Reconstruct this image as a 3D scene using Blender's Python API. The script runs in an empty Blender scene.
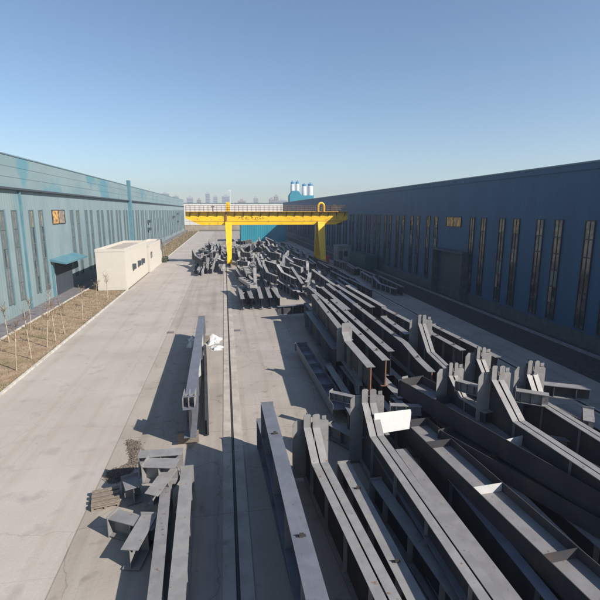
import bpy, bmesh, math, random
from mathutils import Vector, Matrix
random.seed(11)
R = math.radians
S = bpy.context.scene
COL = S.collection

# ------------------------------------------------------------------ camera
F = 460.0
PITCH = math.atan(89.5 / F)
H = 10.0
YAW = math.atan(76.0 / math.hypot(F, 89.5))
cam = bpy.data.cameras.new('camera')
cam.sensor_width = 36; cam.lens = F / 600 * 36
cam.clip_start = 0.3; cam.clip_end = 9000
co = bpy.data.objects.new('camera', cam); COL.objects.link(co)
co.location = (0, 0, H); co.rotation_euler = (R(90) - PITCH, 0, -YAW)
S.camera = co
FW = Vector((math.sin(YAW)*math.cos(PITCH), math.cos(YAW)*math.cos(PITCH), -math.sin(PITCH)))
RT = Vector((math.cos(YAW), -math.sin(YAW), 0))
UP = Vector((math.sin(YAW)*math.sin(PITCH), math.cos(YAW)*math.sin(PITCH), math.cos(PITCH)))
def P(x, y, z=0.0):
    """survey helper: the point at height z seen at (x, y) of the 600 px photograph"""
    r = FW + RT*((x-300)/F) + UP*((300-y)/F)
    t = (z-H)/r.z
    return Vector((r.x*t, r.y*t, z))

# ------------------------------------------------------------------ light
KX, KY = 1.12, .93; EL = math.atan(1/math.hypot(KX, KY))
world = bpy.data.worlds.new('World'); S.world = world; world.use_nodes = True
nt = world.node_tree; nt.nodes.clear()
sky = nt.nodes.new('ShaderNodeTexSky'); sky.sky_type = 'NISHITA'; sky.sun_disc = False
sky.sun_elevation = EL
az = math.atan2(KX, -KY)          # direction towards the sun, measured from +Y clockwise
sky.sun_rotation = az
sky.air_density = 1.0; sky.dust_density = 0.4; sky.ozone_density = 3.0; sky.altitude = 0
bg = nt.nodes.new('ShaderNodeBackground'); bg.inputs['Strength'].default_value = 0.09
out = nt.nodes.new('ShaderNodeOutputWorld')
nt.links.new(sky.outputs[0], bg.inputs[0]); nt.links.new(bg.outputs[0], out.inputs[0])
sun = bpy.data.lights.new('sun', 'SUN'); sun.energy = 5.0; sun.angle = R(0.53); sun.color = (1, .93, .84)
so = bpy.data.objects.new('sun', sun); COL.objects.link(so)
tosun = Vector((KX, -KY, 1)).normalized()
so.rotation_euler = tosun.to_track_quat('Z', 'Y').to_euler()
so.location = (60, -60, 80)
S.view_settings.view_transform = 'Standard'
try: S.view_settings.look = 'None'
except Exception: pass
S.view_settings.exposure = 0.62; S.view_settings.gamma = 1
S.view_settings.use_curve_mapping = False
S.cycles.max_bounces = 6; S.cycles.use_denoising = True
S.cycles.volume_bounces = 0

# ------------------------------------------------------------------ materials
def af(c):
    k = .78 if max(c) < .55 else .9
    return tuple(v*k for v in c)
def mat(name, col, rough=.7, col2=None, scale=2.0, detail=4, metal=0, bump=0, bscale=20, lo=.4, hi=.6, spec=.4, stretch=None, third=None):
    col = af(col); col2 = af(col2) if col2 else None
    if third: third = (af(third[0]),)+tuple(third[1:])
    m = bpy.data.materials.new(name); m.use_nodes = True
    n = m.node_tree; b = n.nodes['Principled BSDF']
    b.inputs['Roughness'].default_value = rough; b.inputs['Metallic'].default_value = metal
    b.inputs['Specular IOR Level'].default_value = spec
    b.inputs['Base Color'].default_value = (*col, 1)
    tc = n.nodes.new('ShaderNodeTexCoord'); src = tc.outputs['Object']
    geo = n.nodes.new('ShaderNodeNewGeometry'); src = geo.outputs['Position']
    mp = n.nodes.new('ShaderNodeMapping'); n.links.new(src, mp.inputs[0])
    if stretch: mp.inputs['Scale'].default_value = stretch
    if col2 is not None:
        t = n.nodes.new('ShaderNodeTexNoise'); t.inputs['Scale'].default_value = scale; t.inputs['Detail'].default_value = detail
        n.links.new(mp.outputs[0], t.inputs['Vector'])
        r = n.nodes.new('ShaderNodeValToRGB'); r.color_ramp.elements[0].position = lo; r.color_ramp.elements[1].position = hi
        r.color_ramp.elements[0].color = (*col, 1); r.color_ramp.elements[1].color = (*col2, 1)
        n.links.new(t.outputs['Fac'], r.inputs[0]); last = r.outputs[0]
        if third:
            c3, s3, l3, h3 = third
            t3 = n.nodes.new('ShaderNodeTexNoise'); t3.inputs['Scale'].default_value = s3; t3.inputs['Detail'].default_value = 6
            n.links.new(geo.outputs['Position'], t3.inputs['Vector'])
            r3 = n.nodes.new('ShaderNodeValToRGB'); r3.color_ramp.elements[0].position = l3; r3.color_ramp.elements[1].position = h3
            mx = n.nodes.new('ShaderNodeMixRGB'); n.links.new(t3.outputs['Fac'], r3.inputs[0]); n.links.new(r3.outputs[0], mx.inputs[0])
            n.links.new(last, mx.inputs[1]); mx.inputs[2].default_value = (*c3, 1); last = mx.outputs[0]
        n.links.new(last, b.inputs['Base Color'])
    if bump:
        t2 = n.nodes.new('ShaderNodeTexNoise'); t2.inputs['Scale'].default_value = bscale; t2.inputs['Detail'].default_value = 5
        n.links.new(geo.outputs['Position'], t2.inputs['Vector'])
        bp = n.nodes.new('ShaderNodeBump'); bp.inputs['Strength'].default_value = bump; bp.inputs['Distance'].default_value = .05
        n.links.new(t2.outputs['Fac'], bp.inputs['Height']); n.links.new(bp.outputs[0], b.inputs['Normal'])
    return m

def add_joints(m, xs, ys, off=(0, 0), width=.012, dark=.55):
    """slab joints: a grid of thin darker lines across a ground material"""
    n = m.node_tree; b = n.nodes['Principled BSDF']
    old = b.inputs['Base Color'].links[0].from_socket
    g = n.nodes.new('ShaderNodeNewGeometry'); sp = n.nodes.new('ShaderNodeSeparateXYZ'); n.links.new(g.outputs['Position'], sp.inputs[0])
    outs = []
    for ax, per, o in ((0, xs, off[0]), (1, ys, off[1])):
        if not per: continue
        a = n.nodes.new('ShaderNodeMath'); a.operation = 'ADD'; n.links.new(sp.outputs[ax], a.inputs[0]); a.inputs[1].default_value = 1000*per - o
        q = n.nodes.new('ShaderNodeMath'); q.operation = 'MODULO'; n.links.new(a.outputs[0], q.inputs[0]); q.inputs[1].default_value = per
        c = n.nodes.new('ShaderNodeMath'); c.operation = 'LESS_THAN'; n.links.new(q.outputs[0], c.inputs[0]); c.inputs[1].default_value = width
        outs.append(c.outputs[0])
    last = outs[0]
    if len(outs) > 1:
        mx = n.nodes.new('ShaderNodeMath'); mx.operation = 'MAXIMUM'; n.links.new(outs[0], mx.inputs[0]); n.links.new(outs[1], mx.inputs[1]); last = mx.outputs[0]
    k = n.nodes.new('ShaderNodeMixRGB'); k.blend_type = 'MULTIPLY'; n.links.new(last, k.inputs[0]); n.links.new(old, k.inputs[1]); k.inputs[2].default_value = (dark, dark, dark, 1)
    n.links.new(k.outputs[0], b.inputs['Base Color'])
    return m

def corrugate(m, axis=1, period=.3, strength=.5, seams=None):
    n = m.node_tree; b = n.nodes['Principled BSDF']
    g = n.nodes.new('ShaderNodeNewGeometry'); sp = n.nodes.new('ShaderNodeSeparateXYZ'); n.links.new(g.outputs['Position'], sp.inputs[0])
    a = n.nodes.new('ShaderNodeMath'); a.operation = 'MULTIPLY'; n.links.new(sp.outputs[axis], a.inputs[0]); a.inputs[1].default_value = 2*math.pi/period
    s = n.nodes.new('ShaderNodeMath'); s.operation = 'SINE'; n.links.new(a.outputs[0], s.inputs[0])
    bp = n.nodes.new('ShaderNodeBump'); bp.inputs['Strength'].default_value = strength; bp.inputs['Distance'].default_value = .03
    n.links.new(s.outputs[0], bp.inputs['Height']); n.links.new(bp.outputs[0], b.inputs['Normal'])
    return m

def wear(m, streak=.86, crack=.6, rot=0):
    """tyre streaks along the yard, wandering cracks and small oil spots"""
    n = m.node_tree; b = n.nodes['Principled BSDF']; last = b.inputs['Base Color'].links[0].from_socket
    g = n.nodes.new('ShaderNodeNewGeometry')
    def mul(fac, col):
        nonlocal last
        k = n.nodes.new('ShaderNodeMixRGB'); k.blend_type = 'MULTIPLY'; n.links.new(fac, k.inputs[0]); n.links.new(last, k.inputs[1]); k.inputs[2].default_value = (*col, 1); last = k.outputs[0]
    def ramp(src, lo, hi, a=0, c=1):
        r_ = n.nodes.new('ShaderNodeValToRGB'); r_.color_ramp.elements[0].position = lo; r_.color_ramp.elements[1].position = hi
        r_.color_ramp.elements[0].color = (a,a,a,1); r_.color_ramp.elements[1].color = (c,c,c,1); n.links.new(src, r_.inputs[0]); return r_.outputs[0]
    mp = n.nodes.new('ShaderNodeMapping'); mp.inputs['Scale'].default_value = (1.6, .035, 1); mp.inputs['Rotation'].default_value = (0, 0, rot); n.links.new(g.outputs['Position'], mp.inputs[0])
    t = n.nodes.new('ShaderNodeTexNoise'); t.inputs['Scale'].default_value = 1; t.inputs['Detail'].default_value = 5; n.links.new(mp.outputs[0], t.inputs['Vector'])
    mul(ramp(t.outputs['Fac'], .50, .66), (streak, streak*.985, streak*.96))
    w = n.nodes.new('ShaderNodeTexNoise'); w.inputs['Scale'].default_value = .9; w.inputs['Detail'].default_value = 6; n.links.new(g.outputs['Position'], w.inputs['Vector'])
    ad = n.nodes.new('ShaderNodeMixRGB'); ad.blend_type = 'ADD'; ad.inputs[0].default_value = 1.0; n.links.new(g.outputs['Position'], ad.inputs[1]); n.links.new(w.outputs['Color'], ad.inputs[2])
    v = n.nodes.new('ShaderNodeTexVoronoi'); v.feature = 'DISTANCE_TO_EDGE'; v.inputs['Scale'].default_value = .17; n.links.new(ad.outputs[0], v.inputs['Vector'])
    mul(ramp(v.outputs['Distance'], .0015, .004, 1, 0), (crack, crack*.97, crack*.94))
    o = n.nodes.new('ShaderNodeTexNoise'); o.inputs['Scale'].default_value = 2.1; o.inputs['Detail'].default_value = 3; n.links.new(g.outputs['Position'], o.inputs['Vector'])
    mul(ramp(o.outputs['Fac'], .70, .76), (.72, .70, .68))
    f = n.nodes.new('ShaderNodeTexNoise'); f.inputs['Scale'].default_value = 24; f.inputs['Detail'].default_value = 8; n.links.new(g.outputs['Position'], f.inputs['Vector'])
    mul(ramp(f.outputs['Fac'], .5, .7), (.90, .89, .88))
    n.links.new(last, b.inputs['Base Color']); return m
M = {}
M['road'] = add_joints(mat('smooth_concrete', (.45,.40,.355), .85, (.52,.47,.425), .22, 8, bump=.15, bscale=9, lo=.35, hi=.65, third=((.36,.325,.30), .9, .58, .78)), 3.75, 6, off=(-12.4+.0, 0), width=.02, dark=.86)
M['yard'] = add_joints(mat('yard_concrete', (.36,.32,.275), .9, (.46,.41,.36), .35, 8, bump=.2, bscale=7, lo=.3, hi=.7, third=((.22,.19,.16), 1.3, .60, .8)), 5.0, 6, off=(0.06, 2), width=.03, dark=.72)
wear(M['road'], .93, .84); wear(M['yard'], .85, .68, .03)
M['asphalt'] = mat('asphalt', (.045,.04,.042), .9, (.075,.065,.062), 3, 8, bump=.3, bscale=30)
M['terrain'] = mat('terrain', (.20,.17,.12), .95, (.12,.13,.06), .01, 6)
M['paving'] = add_joints(mat('grey_paving', (.17,.155,.165), .9, (.23,.21,.215), 1.5, 6), .6, .6, width=.02, dark=.7)
M['sill'] = mat('pale_concrete', (.42,.375,.32), .85, (.52,.47,.41), 1.2, 6, bump=.15, bscale=12, third=((.30,.26,.21), 2.5, .6, .8))
M['kerb'] = mat('kerb_concrete', (.52,.485,.43), .85, (.60,.565,.51), 2, 6, third=((.28,.24,.2), 3, .6, .75))
M['kerb_grey'] = mat('grey_kerb_concrete', (.24,.235,.24), .85, (.32,.31,.31), 2, 4)
M['earth'] = mat('dry_lawn_earth', (.32,.22,.14), .95, (.43,.315,.215), 1.2, 8, bump=.8, bscale=6, third=((.22,.19,.08), .45, .55, .75))
M['grass_dry'] = mat('dry_grass', (.30,.235,.14), .9, (.16,.145,.065), .6, 3)
M['wallL'] = corrugate(mat('pale_teal_cladding', (.235,.315,.33), .55, (.27,.35,.36), .5, 5, stretch=(1,1,.15), third=((.19,.29,.32), .25, .5, .75)), 1, .5, .22)
M['fasciaL'] = mat('weathered_teal_cladding', (.22,.31,.325), .55, (.255,.345,.355), .4, 5, stretch=(1,.3,1), third=((.13,.29,.345), .16, .54, .62))
M['cyan'] = mat('cyan_trim_paint', (.10,.235,.29), .5, (.125,.27,.32), 1, 3)
M['gutter'] = mat('dark_gutter', (.06,.075,.09), .6)
M['coping'] = mat('coping_metal', (.15,.23,.27), .5)
M['wallR'] = corrugate(mat('shade_blue_cladding', (.024,.092,.18), .6, (.030,.108,.205), .5, 5, stretch=(1,1,.15)), 1, .5, .12)  # the hall's shade is put into the cladding colour as deep blue
M['wallR_low'] = mat('dark_plinth', (.07,.085,.10), .8, (.10,.115,.13), 1.5, 5)
M['roofing'] = corrugate(mat('roof_sheet', (.22,.30,.33), .5, (.26,.34,.37), .3, 4), 1, .6, .6)
M['frame_dark'] = mat('dark_window_frame', (.03,.035,.045), .5)
M['frame_teal'] = mat('teal_window_frame', (.10,.26,.33), .5)
M['frame_grey'] = mat('grey_window_frame', (.13,.17,.18), .6)
M['glass_grey'] = mat('grey_glass', (.13,.16,.175), .2, (.21,.22,.215), 1.7, 3, spec=.6)
M['glass_dark'] = mat('dark_glass', (.035,.045,.055), .12, (.24,.20,.15), 1.1, 3, spec=.6, lo=.45, hi=.7)  # tan mottling is a painted stand-in for reflections in the dark panes
M['reflect_amber'] = mat('amber_reflection_glass', (.85,.45,.13), .2, (.28,.17,.08), 2.3, 3, spec=.5)  # warm reflection painted into the pane colour
M['glass_tan'] = mat('tan_reflection_glass', (.42,.33,.22), .25, (.20,.17,.13), 1.9, 3, spec=.5)  # brownish reflection painted into the pane colour
M['white_wall'] = mat('cream_render', (.56,.52,.45), .85, (.585,.543,.468), 1.6, 6)
M['white_panel'] = add_joints(mat('white_cladding', (.62,.60,.57), .7, (.68,.66,.63), .1, 4), 6.5, 0, width=.35, dark=.72)
M['tan_wall'] = mat('tan_wall', (.36,.29,.21), .9, (.44,.37,.28), .3, 4)
M['yellow'] = mat('yellow_crane_paint', (.83,.49,.01), .4, (.90,.55,.015), .5, 4, third=((.50,.29,.05), 1.6, .56, .78))
M['crane_dark'] = mat('dark_crane_metal', (.05,.045,.04), .6)
M['rail_rust'] = mat('rusty_railing', (.36,.17,.06), .8, (.25,.14,.07), 2, 3)
M['red'] = mat('red_paint', (.5,.05,.03), .5)
M['teal_shed'] = corrugate(mat('turquoise_cladding', (.015,.23,.32), .6, (.02,.27,.36), .3, 3), 0, .6, .4)
M['silo'] = mat('white_silo_paint', (.72,.73,.74), .5, (.62,.64,.66), .3, 3)
M['blue'] = mat('blue_silo_paint', (.06,.25,.50), .5)
M['s1'] = mat('grey_primed_steel', (.225,.218,.218), .5, (.265,.258,.258), 2.2, 9, bump=.10, bscale=30, spec=.4, third=((.17,.11,.075), 7.0, .64, .72))
M['s2'] = mat('pale_primed_steel', (.26,.253,.25), .5, (.31,.302,.295), 2.6, 9, bump=.10, bscale=30, spec=.4, third=((.21,.13,.085), 6.0, .64, .72))
M['s3'] = mat('blue_grey_steel', (.145,.155,.185), .45, (.18,.19,.22), 2.0, 9, bump=.10, bscale=30, spec=.45, third=((.15,.11,.09), 6.5, .65, .73))  # blue-grey steel, its tone lowered to carry shade on some girders
M['web'] = mat('shade_dark_web', (.046,.046,.053), .7, (.068,.065,.070), 1.0, 6, spec=.25, third=((.13,.075,.05), 1.1, .62, .8))  # shade on the webs put into the steel colour; rust patches are real
M['rust'] = mat('rusty_end', (.30,.13,.06), .85, (.20,.12,.09), 3, 5)
M['whitesteel'] = mat('white_primed_plate', (.62,.61,.59), .5, (.56,.55,.53), 2, 4)
M['tarp'] = mat('white_sheeting', (.60,.595,.58), .6, (.575,.57,.555), 6, 5)
M['timber'] = mat('weathered_timber', (.30,.25,.20), .9, (.20,.165,.13), 6, 4, stretch=(1,6,6))
M['gravel'] = mat('grey_gravel', (.25,.205,.17), .95, (.13,.105,.09), 9, 5, bump=1.0, bscale=22)
M['manhole'] = mat('iron_cover', (.14,.13,.125), .7, (.20,.19,.18), 12, 3)
M['bark'] = mat('whitewashed_bark', (.50,.42,.31), .9, (.36,.28,.20), 5, 3)
M['twig'] = mat('twig', (.20,.14,.09), .9)
M['stake'] = mat('stake_wood', (.56,.47,.33), .9)
M['leaf'] = mat('dull_leaf', (.06,.09,.03), .8, (.10,.11,.05), 2, 3)
M['tower'] = mat('pale_tower', (.46,.49,.53), .8)
M['tower2'] = mat('warm_tower', (.42,.36,.33), .8)
M['cabin'] = mat('grey_cabin_paint', (.30,.31,.33), .6, (.25,.26,.28), 1, 3)
M['greenbox'] = corrugate(mat('dark_green_container', (.03,.10,.11), .5), 1, .4, .8)
M['black'] = mat('blackish', (.015,.015,.018), .6)
M['ink'] = mat('dark_lettering', (.12,.07,.01), .6)

# ------------------------------------------------------------------ mesh helpers
class MB:
    def __init__(s): s.v = []; s.f = []; s.m = []
    def face(s, pts, mi=0):
        i = len(s.v); s.v += [tuple(p) for p in pts]; s.f.append(tuple(range(i, i+len(pts)))); s.m.append(mi)
    def box(s, x0, y0, z0, x1, y1, z1, mi=0):
        i = len(s.v)
        s.v += [(x0,y0,z0),(x1,y0,z0),(x1,y1,z0),(x0,y1,z0),(x0,y0,z1),(x1,y0,z1),(x1,y1,z1),(x0,y1,z1)]
        for q in ((0,3,2,1),(4,5,6,7),(0,1,5,4),(1,2,6,5),(2,3,7,6),(3,0,4,7)):
            s.f.append(tuple(i+k for k in q)); s.m.append(mi)
    def prism(s, poly, axis, a, b, mi=0):
        """poly in the two remaining axes, extruded from a to b along axis"""
        n = len(poly); i = len(s.v)
        for t in (a, b):
            for (u, w) in poly:
                s.v.append({'x': (t,u,w), 'y': (u,t,w), 'z': (u,w,t)}[axis])
        s.f.append(tuple(i+k for k in range(n))); s.m.append(mi)
        s.f.append(tuple(i+n+k for k in reversed(range(n)))); s.m.append(mi)
        for k in range(n):
            j = (k+1) % n
            s.f.append((i+k, i+n+k, i+n+j, i+j)); s.m.append(mi)
    def bar(s, a, b, r0, r1=None, n=6, mi=0):
        a = Vector(a); b = Vector(b); r1 = r0 if r1 is None else r1
        d = (b-a).normalized(); u = d.orthogonal().normalized(); w = d.cross(u); i = len(s.v)
        for c, r in ((a, r0), (b, r1)):
            for k in range(n):
                t = 2*math.pi*k/n; s.v.append(tuple(c + u*math.cos(t)*r + w*math.sin(t)*r))
        for k in range(n):
            j = (k+1) % n; s.f.append((i+k, i+j, i+n+j, i+n+k)); s.m.append(mi)
        s.f.append(tuple(i+k for k in reversed(range(n)))); s.m.append(mi)
        s.f.append(tuple(i+n+k for k in range(n))); s.m.append(mi)
    def build(s, name, mats, parent=None, smooth=False):
        me = bpy.data.meshes.new(name); me.from_pydata(s.v, [], s.f)
        if not isinstance(mats, (list, tuple)): mats = [mats]
        for m in mats: me.materials.append(m)
        for p, mi in zip(me.polygons, s.m): p.material_index = mi; p.use_smooth = smooth
        bm = bmesh.new(); bm.from_mesh(me); bmesh.ops.recalc_face_normals(bm, faces=bm.faces); bm.to_mesh(me); bm.free()
        o = bpy.data.objects.new(name, me); COL.objects.link(o)
        if parent: o.parent = parent
        return o
def tag(o, label=None, cat=None, group=None, kind=None):
    if label: o['label'] = label
    if cat: o['category'] = cat
    if group: o['group'] = group
    if kind: o['kind'] = kind
    return o
def empty(name, loc=(0,0,0), rz=0):
    o = bpy.data.objects.new(name, None); COL.objects.link(o); o.location = loc; o.rotation_euler = (0,0,rz); o.empty_display_size = .3
    return o
def place_copy(o, parent=None):
    c = o.copy(); COL.objects.link(c); c.parent = parent
    for k in ('label', 'group', 'category'):
        pass
    return c
def copy_tree(o, parent=None):
    c = place_copy(o, parent)
    for ch in list(o.children): copy_tree(ch, c)
    return c
def struct(o): o['kind'] = 'structure'; return o

# ------------------------------------------------------------------ the ground
def sheet(name, m, x0, y0, x1, y1, z, cuts=0):
    b = MB()
    b.face([(x0,y0,z),(x1,y0,z),(x1,y1,z),(x0,y1,z)])
    return struct(b.build(name, m))
sheet('ground', M['terrain'], -3500, -500, 3500, 6000, -.03)
sheet('yard_ground', M['yard'], -4.95, -30, 21.6, 232, 0)
sheet('road', M['road'], -12.4, -30, -4.95, 232, .004)
sheet('asphalt_lane', M['asphalt'], 21.6, -30, 24.95, 232, .004)
sheet('wall_strip', M['asphalt'], 25.25, -30, 26.0, 232, .06)
sheet('paved_strip', M['paving'], -20, -30, -17.65, 245, .02)
sheet('lawn', M['earth'], -17.5, -30, -12.55, 60.3, .05)
sheet('lawn', M['earth'], -17.5, 96, -12.55, 245, .05)
sheet('lawn', M['earth'], -17.5, 60.3, -16.3, 96, .05)
def kerb(x0, x1, y0, y1, z, m, name='kerb'):
    b = MB(); y = y0; 
    while y < y1 - .01:
        e = min(y+1.0, y1); b.box(x0, y+.006, -.02, x1, e-.006, z); y = e
    return struct(b.build(name, m))
kerb(-12.55, -12.4, -30, 61, .12, M['kerb']); kerb(-12.55, -12.4, 95.5, 232, .12, M['kerb'])
kerb(-17.65, -17.5, -30, 245, .16, M['kerb']); kerb(24.95, 25.25, -30, 232, .14, M['kerb_grey'])

# crane runway: two pale concrete sills with the rail groove between them
b = MB()
y = -30
while y < 200:
    b.box(-.34, y+.008, -.02, .015, y+4-.008, .03); b.box(.125, y+.008, -.02, .50, y+4-.008, .03); y += 4
struct(b.build('rail_sill', M['sill']))
b = MB(); b.box(.016, -30, -.02, .124, 200, .006)
struct(b.build('rail_bed', M['black']))
b = MB(); b.box(.045, -30, .004, .095, 200, .025); rl = b.build('crane_rail', M['crane_dark']); struct(rl)
b = MB(); b.box(18.0, -30, -.02, 18.6, 200, .02); struct(b.build('rail_sill', M['sill']))
b = MB(); b.box(18.26, -30, .018, 18.34, 200, .07); struct(b.build('crane_rail', M['crane_dark']))

for (px, py, lb) in ((170.5,332.5,'small square iron cover in the concrete left of the long lone girder'),
                     (237,330.5,'small square iron cover just right of the crane rail')):
    p = P(px, py)
    o = MB(); o.box(-.28,-.28,0,.28,.28,.012); o = o.build('manhole_cover', M['manhole']); o.location = (p.x, p.y, .006)
    tag(o, lb, 'manhole cover', 'iron covers in the yard')

# ------------------------------------------------------------------ factory halls
def window_mesh(w, h, sgn, rows, fm, panes, seed, trim=None):
    """a tall strip window on a wall facing sgn*X; origin bottom centre on the wall face"""
    rnd = random.Random(seed)
    fr = MB(); t = .07
    def bx(mb, y0, z0, y1, z1, d0, d1, mi=0):
        x0, x1 = sorted((sgn*d0, sgn*d1)); mb.box(x0, y0, z0, x1, y1, z1, mi)
    bx(fr, -w/2, 0, -w/2+t, h, 0, .09); bx(fr, w/2-t, 0, w/2, h, 0, .09)
    for k in range(rows+1):
        z = k*(h-t)/rows; bx(fr, -w/2+t, z, w/2-t, z+t, 0, .085)
    bx(fr, -.02, t, .02, h-t, 0, .075)
    if trim: bx(fr, w/2+.002, -.1, w/2+.16, h+.05, 0, .12, 1)
    pn = MB()
    for k in range(rows):
        z0 = k*(h-t)/rows+t; z1 = (k+1)*(h-t)/rows
        for (a, c) in ((-w/2+t, -.02), (.02, w/2-t)):
            bx(pn, a, z0, c, z1, 0, .03, rnd.choice(panes[1]) if k < rows-1 else rnd.choice(panes[0]))
    return fr, pn

def hall(name, label, X0, sgn, Y0, Y1, zt, zledge, wallm, fascia, bays, wtop, wbot, ww, fm, trim, paneset, skip, rows, width=45):
    t = empty(name, (X0, (Y0+Y1)/2, 0)); yc = (Y0+Y1)/2
    a, c = Y0-yc, Y1-yc
    xb = -sgn*width
    def bx(mb, x0, y0, z0, x1, y1, z1): x0, x1 = sorted((x0, x1)); mb.box(x0, y0, z0, x1, y1, z1)
    w = MB(); bx(w, 0, a, 0, xb, c, zledge); w.build('wall', wallm, t)
    fz = MB(); bx(fz, sgn*.10, a-.1, zledge, -sgn*.5, c+.1, zt); bx(fz, -sgn*.5, a-.1, zledge, xb, a+.3, zt); bx(fz, -sgn*.5, c-.3, zledge, xb, c+.1, zt); bx(fz, xb+sgn*.4, a+.3, zledge, xb, c-.3, zt)
    fz.build('parapet', fascia, t)
    for zz in (.33, .66):
        q_ = MB(); z_ = zledge+(zt-zledge)*zz; bx(q_, sgn*.102, a-.1, z_, sgn*.13, c+.1, z_+.03)
        if zt-zledge > 1: q_.build('seam', fascia, t)
    cp = MB(); bx(cp, sgn*.16, a-.15, zt+.002, -sgn*.56, c+.15, zt+.12); cp.build('coping', M['coping'], t)
    rf = MB(); rf.face([(-sgn*.5, a+.3, zt-.6), (xb+sgn*.4, a+.3, zt-.6), (xb+sgn*.4, c-.3, zt-.6), (-sgn*.5, c-.3, zt-.6)]); rf.build('roof', M['roofing'], t)
    protos = []
    for s_ in range(5):
        fr, pn = window_mesh(ww, wtop-wbot, sgn, rows, fm, paneset, s_, trim)
        protos.append((fr, pn))
    cache = []
    for fr, pn in protos:
        f = fr.build('window', [fm, M['cyan']]); q = pn.build('pane', [M['reflect_amber'], M['glass_tan'], M['glass_grey'], M['glass_dark']], f); cache.append([f, q, False])
    i = 0
    for y in bays:
        if any(s0 < y < s1 for s0, s1 in skip): continue
        k = random.randrange(5); f, q, used = cache[k]
        if used:
            f2 = f.copy(); COL.objects.link(f2); q2 = q.copy(); COL.objects.link(q2); q2.parent = f2
        else:
            f2 = f; cache[k][2] = True
        f2.parent = t; f2.location = (sgn*.003, y-yc, wbot); i += 1
    for f, q, used in cache:
        if not used: bpy.data.objects.remove(q); bpy.data.objects.remove(f)
    tag(t, label, 'factory hall')
    return t, yc

bl = []
y0 = -13.8+.6
k = 0
while y0 + k*6.6 < 238:
    bl += [y0+k*6.6+.0, y0+k*6.6+2.6]; k += 1
LH, lyc = hall('factory_hall', 'long pale teal factory hall with strip windows beyond the lawn on the left', -20, 1, -16, 242, 15.1, 12.15,
   M['wallL'], M['fasciaL'], bl, 10.05, 1.3, 1.0, M['frame_grey'], True, ((2,2,2,2,1,1,0),(2,2,2,2,3)), [(58.6,63.7)], 5)
br = []
k = 0
while 27.8-5.4*7 + k*5.4 < 205:
    br += [27.8-5.4*7+k*5.4-.3, 27.8-5.4*7+k*5.4+1.9]; k += 1
RH, ryc = hall('factory_hall', 'long factory hall along the right side, shade painted into its dark blue walls', 26, -1, -30, 208, 13.35, 12.9,
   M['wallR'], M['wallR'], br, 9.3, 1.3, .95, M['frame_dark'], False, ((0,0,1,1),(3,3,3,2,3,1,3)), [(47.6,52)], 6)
# left hall extras
g = MB(); g.box(.0, -16-lyc, 11.95, .42, 242-lyc, 12.14); g.build('gutter', M['gutter'], LH)
def pier(y, w, z1, m, par, yc, d=.5):
    b = MB(); b.box(.0, y-w/2-yc, 0, d, y+w/2-yc, z1); return b.build('pier', m, par)
pier(104.3, 1.3, 16.2, M['cyan'], LH, lyc, .6)
for yy in (50.4, 240.6):
    b = MB(); b.box(0, yy-.1-lyc, 0, .2, yy+.1-lyc, 11.95); b.build('downpipe', M['cyan'], LH)
f, q = window_mesh(4.4, 1.7, 1, 1, None, ((0,0,1),(0,)), 3)
o = f.build('window', [M['frame_dark'], M['cyan']], LH); o.location = (.003, 61.1-lyc, 8.4); q.build('pane', [M['reflect_amber'], M['glass_tan'], M['glass_tan'], M['glass_tan']], o)
b = MB(); b.prism([(0,4.5),(1.7,4.05),(1.7,3.85),(0,4.2)], 'y', 56.9-lyc, 65.6-lyc); b.build('door_canopy', M['cyan'], LH)
b = MB(); b.box(0, 58.2-lyc, 0, .05, 64.2-lyc, 3.85); b.build('door', M['gutter'], LH)
for (yy, zz) in ((128,7.2),(128,5.2),(190,7.6),(206,8.6),(206,5.4)):
    b = MB(); b.box(0, yy-.9-lyc, zz-.35, .8, yy+.9-lyc, zz+.35); b.build('wall_vent', M['gutter'], LH)
b = MB(); b.box(0, 126-lyc, 5.4, .06, 131-lyc, 10.4); b.build('blank_panel', M['fasciaL'], LH)
b = MB(); b.box(0, 57.0-lyc, .0, .12, 57.6-lyc, 3.8); b.build('door_post', M['cyan'], LH)
# right hall extras
b = MB(); b.box(-.08, -30-ryc, 0, 0, 208-ryc, 1.1); b.build('plinth', M['wallR_low'], RH)
f, q = window_mesh(3.5, 1.15, -1, 1, None, ((0,0,1),(0,)), 3)
o = f.build('window', [M['frame_dark'], M['cyan']], RH); o.location = (-.003, 50-ryc, 8.15)
qq = MB()
for k in range(7): qq.box(-.03, -1.68+k*.49, .07, 0, -1.68+k*.49+.40, 1.08, (0,0,1,0,0,1,0)[k])
bpy.data.objects.remove(o) if False else None
qq.build('pane', [M['reflect_amber'], M['glass_tan']], o)
b = MB(); b.box(-.9, 46-ryc, 5.35, 0, 53.6-ryc, 5.55); b.box(-.85, 53.2-ryc, 0, 0, 53.5-ryc, 5.35); b.box(-.85, 46.1-ryc, 0, 0, 46.4-ryc, 5.35); b.build('porch', M['wallR_low'], RH)
b = MB(); b.box(-.05, 47-ryc, 0, 0, 52.6-ryc, 5.0); b.build('door', M['gutter'], RH)
for yy in ():
    b = MB(); b.box(-.16, yy-.08-ryc, 1.1, 0, yy+.08-ryc, 13.2); b.build('downpipe', M['coping'], RH)

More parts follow.
